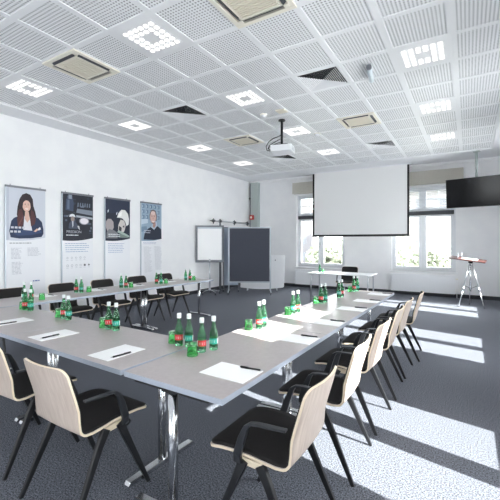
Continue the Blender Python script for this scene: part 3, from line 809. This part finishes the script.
def banner(y0, label, draw_photo, draw_text):
    t = thing('wall_banner', label, 'banner', (XL, y0, 0), group='information banners on the left wall')
    bm = NB(); box(bm, .015, .030, 0, W, .42, HT-.02); obj('banner_sheet', bm, pc(236,237,241), t)
    bm = NB(); box(bm, .008, .042, -.008, W+.008, HT-.03, HT+.005); obj('hanging_rail', bm, M['grey'], t); bm = NB(); box(bm, .008, .036, -.010, .006, .425, HT-.03); obj('side_profile', bm, M['alu'], t); bm = NB(); box(bm, .008, .042, -.008, W+.008, .40, .425); obj('bottom_rail', bm, M['steel'], t)
    for y in (.08, W-.08): bm = NB(); tube(bm, (0, y, HT-.012), (.012, y, HT-.012), .012, n=10); tube(bm, (.006,y,HT-.012), (.006,y,HT+.03), .006, n=8); obj('hook', bm, M['grey'], t)
    p = Print(); draw_photo(p); o = obj('photo_print', p.bm, p.m, t, fix=False); o.location = (.0302, 0, 0)
    p = Print(); p.add([(.0,.44),(W,.44),(W,1.47),(0,1.47)], (236,237,241)); draw_text(p); o = obj('printed_text', p.bm, p.m, t, fix=False); o.location = (.0302, 0, 0)
def base(p, col, dark=None):
    n = 12; pts = [(.0, HT-.03)] + [(W*i/n, B0+.07*0+(-.035+.05*(i/n)**2*1.0 + .0)*1.0 - .015*math.sin(PI*i/n)) for i in range(n+1)] + [(W, HT-.03)]
    p.add(pts, col)
def lines(p, u0, u1, v, n, dv, col, h=.008, seed=1):
    r = random.Random(seed)
    for i in range(n):
        u = u0; e = u1-(u1-u0)*r.uniform(0, .3)
        while u < e-.01:
            l = r.uniform(.02, .06); p.add([(u, v-i*dv), (min(u+l, e), v-i*dv), (min(u+l, e), v-i*dv+h), (u, v-i*dv+h)], col); u += l+.010
def photo1(p0):
    class Q:
        def add(s, pts, col): p0.add([(.34+(u-.34)*1.1+.0, 1.55+(v-1.55)*1.08) for u, v in pts], col)
    p = p0
    base(p, (206,210,220)); p.add([(0,1.52),(.05,1.52),(.05,2.41),(0,2.41)], (190,196,208))
    hair = (44,30,36); p = Q()
    p.add([(.22,1.80),(.19,1.92),(.20,2.05),(.23,2.18),(.27,2.25),(.33,2.28),(.39,2.26),(.43,2.19),(.44,2.08),(.47,1.98),(.49,1.88),(.46,1.80)], hair)
    p.add([(.10,1.56),(.08,1.66),(.11,1.82),(.15,1.87),(.24,1.91),(.42,1.91),(.52,1.88),(.575,1.82),(.60,1.70),(.60,1.62),(.57,1.57),(.40,1.545),(.22,1.54)], (38,52,84))
    p.add([(.28,1.62),(.30,1.90),(.38,1.90),(.43,1.62)], (226,224,230))
    p.add([(.305,1.86),(.31,1.98),(.365,1.98),(.385,1.86),(.345,1.80)], (214,176,160))
    p.add(ell(.335, 2.07, .062, .092), (222,184,168))
    p.add([(.24,2.02),(.25,2.16),(.29,2.22),(.335,2.20),(.285,2.14),(.275,2.06),(.27,1.98)], hair); p.add([(.335,2.20),(.39,2.22),(.42,2.14),(.41,2.0),(.395,2.06),(.385,2.14)], hair)
    p.add(ell(.312, 2.09, .009, .005, 8), (40,30,30)); p.add(ell(.358, 2.09, .009, .005, 8), (40,30,30))
    p.add([(.302,2.105),(.322,2.108),(.322,2.112),(.302,2.109)], hair); p.add([(.348,2.108),(.368,2.105),(.368,2.109),(.348,2.112)], hair)
    p.add([(.331,2.085),(.341,2.06),(.327,2.058)], (196,150,136))
    p.add([(.310,2.034),(.335,2.026),(.360,2.034),(.350,2.016),(.335,2.012),(.320,2.016)], (246,240,238)); p.add([(.318,2.013),(.335,2.008),(.352,2.013),(.335,2.003)], (176,84,84))
    p.add([(.20,1.74),(.19,1.86),(.21,2.0),(.26,2.02),(.285,1.90),(.29,1.80),(.26,1.72)], (84,48,52)); p.add([(.40,1.74),(.385,1.86),(.40,2.02),(.44,1.98),(.475,1.86),(.46,1.78)], (84,48,52))
    for k in range(5): p.add([(.205+.015*k,1.74+.03*k),(.22+.015*k,1.80+.03*k),(.225+.015*k,1.74+.04*k)], (120,72,68))
    p.add([(.14,1.62),(.18,1.69),(.42,1.67),(.55,1.70),(.57,1.64),(.40,1.60),(.20,1.585)], (52,70,108)); p.add([(.50,1.70),(.54,1.735),(.555,1.70),(.52,1.675)], (232,228,232))
    p.add([(.44,1.66),(.49,1.71),(.515,1.69),(.47,1.65)], (222,184,168))
    for v, n, s in ((1.72, 4, .10), (1.655, 3, .09)):
        for k in range(n): p.add([(s+.055*k, v-.02), (s+.055*k+.04, v-.02), (s+.055*k+.04, v+.012), (s+.055*k, v+.012)], (206,208,218))
def text1(p):
    lines(p, .06, .44, 1.455, 1, .03, (110,112,120), .012, 3)
    lines(p, .08, .26, 1.37, 9, .022, (176,178,186), .007, 4); lines(p, .34, .58, 1.37, 7, .022, (176,178,186), .007, 5)
    lines(p, .08, .26, 1.13, 10, .022, (176,178,186), .007, 6); lines(p, .42, .56, .78, 1, .03, (90,110,170), .02, 7)
def photo2(p):
    base(p, (34,38,50)); r = random.Random(5)
    for k in range(30):
        u, v = r.uniform(.02,.60), r.uniform(1.62,2.36); w_, h_ = r.uniform(.02,.09), r.uniform(.01,.05); c = r.choice([(58,66,84),(80,90,108),(44,52,70),(20,22,30),(110,118,132)])
        p.add([(u,v),(min(u+w_,.655),v),(min(u+w_,.655),v+h_),(u,v+h_)], c)
    p.add([(.06,2.10),(.07,2.30),(.12,2.38),(.20,2.38),(.23,2.24),(.22,2.08)], (62,74,98)); p.add([(.09,2.12),(.10,2.30),(.14,2.30),(.14,2.12)], (96,110,134)); p.add([(.12,2.32),(.19,2.32),(.19,2.40),(.12,2.40)], (140,150,166))
    p.add([(.28,2.06),(.30,2.14),(.64,2.12),(.64,2.02)], (128,136,150)); p.add([(.28,2.01),(.64,1.98),(.64,1.94),(.28,1.97)], (170,176,186))
    p.add(ell(.20, 1.98, .06, .05, 16, 0, PI), (224,226,230)); p.add([(.135,1.98),(.27,1.98),(.27,1.968),(.135,1.968)], (196,198,204)); p.add(ell(.205, 1.93, .04, .055), (150,134,128))
    p.add([(.12,1.74),(.13,1.84),(.17,1.89),(.24,1.89),(.30,1.84),(.32,1.74)], (70,78,96)); p.add([(.19,1.89),(.22,1.89),(.22,1.80),(.20,1.76)], (190,194,204))
    p.add([(.30,1.80),(.33,1.74),(.36,1.72),(.34,1.80)], (200,200,204))
    p.add(ell(.45, 1.90, .11, .075), (150,146,158)); p.add(ell(.45, 1.90, .09, .06), (232,226,232))
    for k in range(6): p.add([(.30+.05*k,2.18),(.31+.05*k,2.26),(.33+.05*k,2.26),(.33+.05*k,2.18)], (110,120,138))
    lines(p, .07, .36, 1.605, 1, .04, (222,224,230), .018, 9)
def text2(p):
    lines(p, .06, .58, 1.445, 5, .040, (140,156,192), .010, 11); r = random.Random(2)
    for j in range(2):
        for i in range(5 if j == 0 else 6):
            u, v = .07+.09*i, 1.17-.15*j
            c = (120,122,130) if (i > 3 and j) else (178,180,188)
            n0 = r.choice((4, 6, 14)); p.add(ell(u+.025, v, .024, .024, n0), c); p.add(ell(u+.025, v, .016, .016, n0), (236,237,241) if c[0] > 150 else (90,92,100))
            p.add([(u,v-.05),(u+.045,v-.05),(u+.045,v-.043),(u,v-.043)], (190,192,198))
def photo3(p):
    base(p, (26,34,54)); p.add([(.0,2.10),(.66,2.14),(.66,2.41),(0,2.41)], (34,44,68))
    for u, v in ((.06,2.14),(.28,2.10)): p.add([(u,v-.03),(u+.03,v),(u+.035,v+.05),(u+.005,v+.02)], (196,202,214))
    p.add([(.02,1.80),(.02,1.92),(.07,1.98),(.15,1.98),(.21,1.92),(.22,1.80),(.18,1.72),(.05,1.72)], (168,158,160)); p.add([(.03,1.56),(.04,1.70),(.10,1.76),(.22,1.74),(.32,1.68),(.32,1.56)], (120,122,128))
    p.add([(.33,1.70),(.34,1.86),(.40,1.98),(.50,1.96),(.54,1.84),(.50,1.72),(.42,1.66)], (202,196,194)); p.add([(.345,1.74),(.36,1.84),(.43,1.80),(.42,1.72)], (60,58,66)); p.add([(.45,1.82),(.50,1.86),(.50,1.80)], (50,48,56))
    p.add([(.30,2.02),(.34,2.12),(.42,2.20),(.52,2.20),(.60,2.12),(.63,2.00),(.62,1.88),(.56,1.84),(.52,1.95),(.44,2.01),(.36,2.02)], (228,228,226)); p.add([(.34,2.04),(.36,2.11),(.44,2.17),(.42,2.06)], (246,246,244))
    p.add([(.34,1.58),(.36,1.66),(.50,1.68),(.60,1.62),(.60,1.57)], (118,132,128)); p.add([(.30,1.70),(.36,1.74),(.56,1.66),(.64,1.62),(.64,1.58),(.50,1.63)], (160,176,170))
    lines(p, .08, .40, 1.640, 2, .042, (232,234,238), .016, 13)
def text3(p): lines(p, .07, .58, 1.44, 6, .038, (146,160,196), .010, 17)
def photo4(p):
    base(p, (150,172,192))
    for i in range(5):
        for j in range(3):
            u, v = .03+.12*i, 2.30-.13*j; p.add([(u,v),(u+.07,v),(u+.07,v+.085),(u,v+.085)], (96,120,146)); p.add([(u+.01,v+.01),(u+.03,v+.01),(u+.03,v+.07),(u+.01,v+.07)], (196,212,224))
    p.add([(0,1.90),(.20,1.94),(.20,2.04),(0,2.02)], (192,206,216)); p.add([(0,1.72),(.18,1.76),(.16,1.86),(0,1.84)], (118,142,164))
    p.add([(.06,1.54),(.10,1.70),(.20,1.80),(.32,1.86),(.44,1.90),(.54,1.86),(.64,1.80),(.65,1.56),(.40,1.53)], (34,42,60))
    p.add([(.30,1.84),(.36,1.96),(.48,1.98),(.50,1.88),(.40,1.78)], (184,196,212)); p.add([(.35,1.86),(.37,1.96),(.45,1.97),(.45,1.88),(.40,1.82)], (176,140,130))
    p.add([(.26,2.02),(.25,2.14),(.29,2.25),(.37,2.28),(.45,2.25),(.49,2.14),(.48,2.00)], (112,98,98)); p.add(ell(.365, 2.09, .098, .145), (206,170,160)); p.add(ell(.365, 2.19, .075, .05), (222,196,188))
    for u in (.33, .40): p.add(ell(u, 2.11, .014, .008, 8), (50,42,44)); p.add([(u-.022,2.135),(u+.02,2.14),(u+.02,2.147),(u-.022,2.142)], (90,76,76))
    p.add([(.36,2.10),(.375,2.045),(.35,2.043)], (176,134,124)); p.add([(.32,2.0),(.365,1.99),(.41,2.0),(.39,1.975),(.34,1.975)], (236,228,226))
    p.add([(.30,1.985),(.32,1.96),(.365,1.945),(.41,1.96),(.43,1.985),(.41,1.94),(.365,1.925),(.32,1.94)], (120,104,104))
    lines(p, .08, .34, 1.745, 2, .05, (188,192,204), .020, 19)
def text4(p):
    lines(p, .06, .50, 1.46, 2, .028, (150,160,190), .009, 21)
    lines(p, .07, .32, 1.36, 26, .024, (186,188,194), .007, 22); lines(p, .37, .62, 1.36, 24, .024, (186,188,194), .007, 23)
banner(3.02, 'wall banner with portrait of a long-haired woman in a navy blazer', photo1, text1)
banner(4.00, 'wall banner with a dark machine photo and rows of small icons', photo2, text2)
banner(4.95, 'wall banner with photo of a white helmet above blue text lines', photo3, text3)
banner(5.94, 'wall banner with portrait of a smiling man in a dark jacket', photo4, text4)
# headline on the machine banner
bn = [o for o in COL.objects if o.name.startswith('wall_banner')][1]
cu = bpy.data.curves.new('headline', 'FONT'); cu.body = 'PREDION'; cu.size = .075; cu.extrude = .0004
tmp = bpy.data.objects.new('headline', cu); COL.objects.link(tmp); dg = bpy.context.evaluated_depsgraph_get()
me = bpy.data.meshes.new_from_object(tmp.evaluated_get(dg)); COL.objects.unlink(tmp); bpy.data.objects.remove(tmp)
me.materials.clear(); me.materials.append(pc(176,180,188)); o = bpy.data.objects.new('headline', me); COL.objects.link(o); o.parent = bn
o.rotation_euler = (PI/2, 0, PI/2); o.location = (.0302+.032, .065, 1.655)

# ------------------------------------------------------------------ outside
M['grass'] = noise_col(mat('lawn', (.2,.3,.1), .9), srgb(150,152,142), srgb(172,172,164), .4)
M['leaf'] = noise_col(mat('leaves', (.2,.3,.1), .8), (.095,.11,.075), (.13,.145,.105), 2)
M['bark'] = mat('bark', (.04,.035,.03), .9)
M['facade'] = mat('facade_plaster', (.088,.084,.080), .8); M['facade2'] = mat('facade_grey', (.062,.060,.068), .8)
M['darkwin'] = mat('facade_window', (.045,.05,.06), .4); M['roof'] = mat('slate_roof', (.042,.040,.056), .7); M['tile'] = mat('roof_tile', (.085,.06,.05), .8)
bm = NB(); quad(bm, [(-90,YB+1.5,-4),(60,YB+1.5,-4),(60,110,-4),(-90,110,-4)]); o = struct(obj('lawn', bm, M['grass'], fix=False)); o.name = 'ground'
def building(x, y, w, h, d, rz, nx, nz, m, label):
    t = thing('apartment_building', label, 'building', (x, y, -4), rz)
    bm = NB(); box(bm, -w/2, w/2, 0, d, 0, h); obj('wall', bm, m, t)
    bm = NB(); vs = [(-w/2-.4,-.4,h),(w/2+.4,-.4,h),(w/2+.4,d+.4,h),(-w/2-.4,d+.4,h)]; r0, r1 = (-w/2+2,d/2,h+2.6), (w/2-2,d/2,h+2.6)
    for q in ([vs[0],vs[1],r1,r0],[vs[2],vs[3],r0,r1],[vs[1],vs[2],r1],[vs[3],vs[0],r0],vs[::-1]): quad(bm, q)
    obj('roof', bm, M['tile'], t)
    for i in range(nx):
        for k in range(nz):
            cx = -w/2+w*(i+.5)/nx; cz = 1.6+(h-2)*(k+.4)/nz
            bm = NB(); box(bm, cx-.5, cx+.5, -.03, .0, cz-.75, cz+.75); obj('window', bm, M['darkwin'], t)
building(-6, 58, 15, 13, 9, .1, 5, 4, M['facade'], 'pale rendered building seen through the right-hand window')
building(-34, 62, 18, 11, 9, .25, 6, 3, M['facade2'], 'grey building seen through the left-hand window')
t = thing('church_tower', 'slender purple-grey church tower seen through the right window', 'tower', (-11.6, 46, -4), .3)
bm = NB(); box(bm, -1.2, 1.2, -1.2, 1.2, 0, 8); obj('shaft', bm, M['facade2'], t)
bm = NB(); lathe(bm, [(1.7,8),(1.3,9.2),(.5,12),(0,15)], 8); obj('spire', bm, M['roof'], t)
for z in (3.5, 6.2):
    bm = NB(); box(bm, -.35, .35, -1.23, -1.2, z, z+1.3); obj('window', bm, M['darkwin'], t)
def tree(x, y, h, r, label):
    t = thing('leafy_tree', label, 'tree', (x, y, -4), group='trees outside the back windows')
    bm = NB(); pipe(bm, [(0,0,0),(.05,0,h*.3),(-.03,.04,h*.6)], .18, 8)
    for a in range(5): pipe(bm, [(0,0,h*.4),(.5*r*math.cos(a*1.3),.5*r*math.sin(a*1.3),h*.7)], .06, 6)
    obj('trunk', bm, M['bark'], t)
    bm = NB(); rr = random.Random(int(x*7+y))
    for k in range(1500):
        th, ph, q = rr.uniform(0, 2*PI), math.acos(rr.uniform(-1, 1)), r*(rr.random()**.4)*(1+.25*math.sin(3*rr.random()*6))
        c = Vector((q*math.sin(ph)*math.cos(th), q*math.sin(ph)*math.sin(th), h*.72+q*.8*math.cos(ph)))
        a = Vector((rr.uniform(-1,1), rr.uniform(-1,1), rr.uniform(-1,1))).normalized(); b = a.orthogonal().normalized(); s = rr.uniform(.12, .26)
        quad(bm, [c-a*s, c-b*s*.6, c+a*s, c+b*s*.6])
    obj('foliage', bm, M['leaf'], t, fix=False)
tree(-10.2, 30, 5.6, 1.9, 'pale green tree left half of the right back window'); tree(-5.2, 28, 5.8, 2.1, 'pale green tree low in the right part of the right back window'); tree(-2.8, 34, 5.4, 1.9, 'small green tree at the right edge outside the right window')
tree(-17, 32, 5.5, 2.0, 'pale tree outside the left back window'); tree(-21, 36, 6.5, 2.2, 'taller pale tree outside the left back window at its left side')

# ------------------------------------------------------------------ light
wd = bpy.data.worlds.new('sky'); SC.world = wd; wd.use_nodes = True
bg = wd.node_tree.nodes['Background']; bg.inputs[0].default_value = (.985,.985,1.0,1); bg.inputs[1].default_value = 12.4
sun = bpy.data.lights.new('sun', 'SUN'); sun.energy = 27; sun.angle = math.radians(.35); sun.color = (1,.965,.91)
so = bpy.data.objects.new('sun', sun); COL.objects.link(so)
d = Vector((-1,.21,-.62*math.hypot(1,.0))); so.rotation_euler = d.to_track_quat('-Z', 'Y').to_euler(); so.location = (8,-1,6)
def portal(x, y, z, rot, sx, sy):
    l = bpy.data.lights.new('window_daylight', 'AREA'); l.shape = 'RECTANGLE'; l.size = sx; l.size_y = sy; l.cycles.is_portal = True
    o = bpy.data.objects.new('window_daylight', l); COL.objects.link(o); o.location = (x, y, z); o.rotation_euler = rot
for c in RC: portal(XR+WT+.02, c, (WZ0+WZ1)/2, (0, math.radians(90), 0), WZ1-WZ0, 1.56)
for a, b in ADDED_FW: portal((a+b)/2, YF-WT-.02, (WZ0+WZ1)/2, (math.radians(90), 0, 0), b-a, WZ1-WZ0)  # portals for the added windows behind the camera
for a, b in BW: portal((a+b)/2, YB+WT+.02, (WZ0+WZ1)/2, (math.radians(-90), 0, 0), b-a, WZ1-WZ0)

# ------------------------------------------------------------------ camera
cd = bpy.data.cameras.new('camera'); co = bpy.data.objects.new('camera', cd); COL.objects.link(co)
cd.sensor_width = 36; cd.sensor_fit = 'HORIZONTAL'; cd.lens = 359/500*36; cd.shift_y = -8/500
co.location = (0, 0, 1.48); co.rotation_euler = (PI/2, 0, math.atan(218/359)); cd.clip_end = 300
SC.camera = co
SC.view_settings.view_transform = 'Standard'; SC.view_settings.look = 'None'; SC.view_settings.gamma = 1; SC.view_settings.use_curve_mapping = False
SC.view_settings.exposure = 0.42
SC.cycles.max_bounces = 12; SC.cycles.diffuse_bounces = 6; SC.cycles.transparent_max_bounces = 12; SC.cycles.transmission_bounces = 10
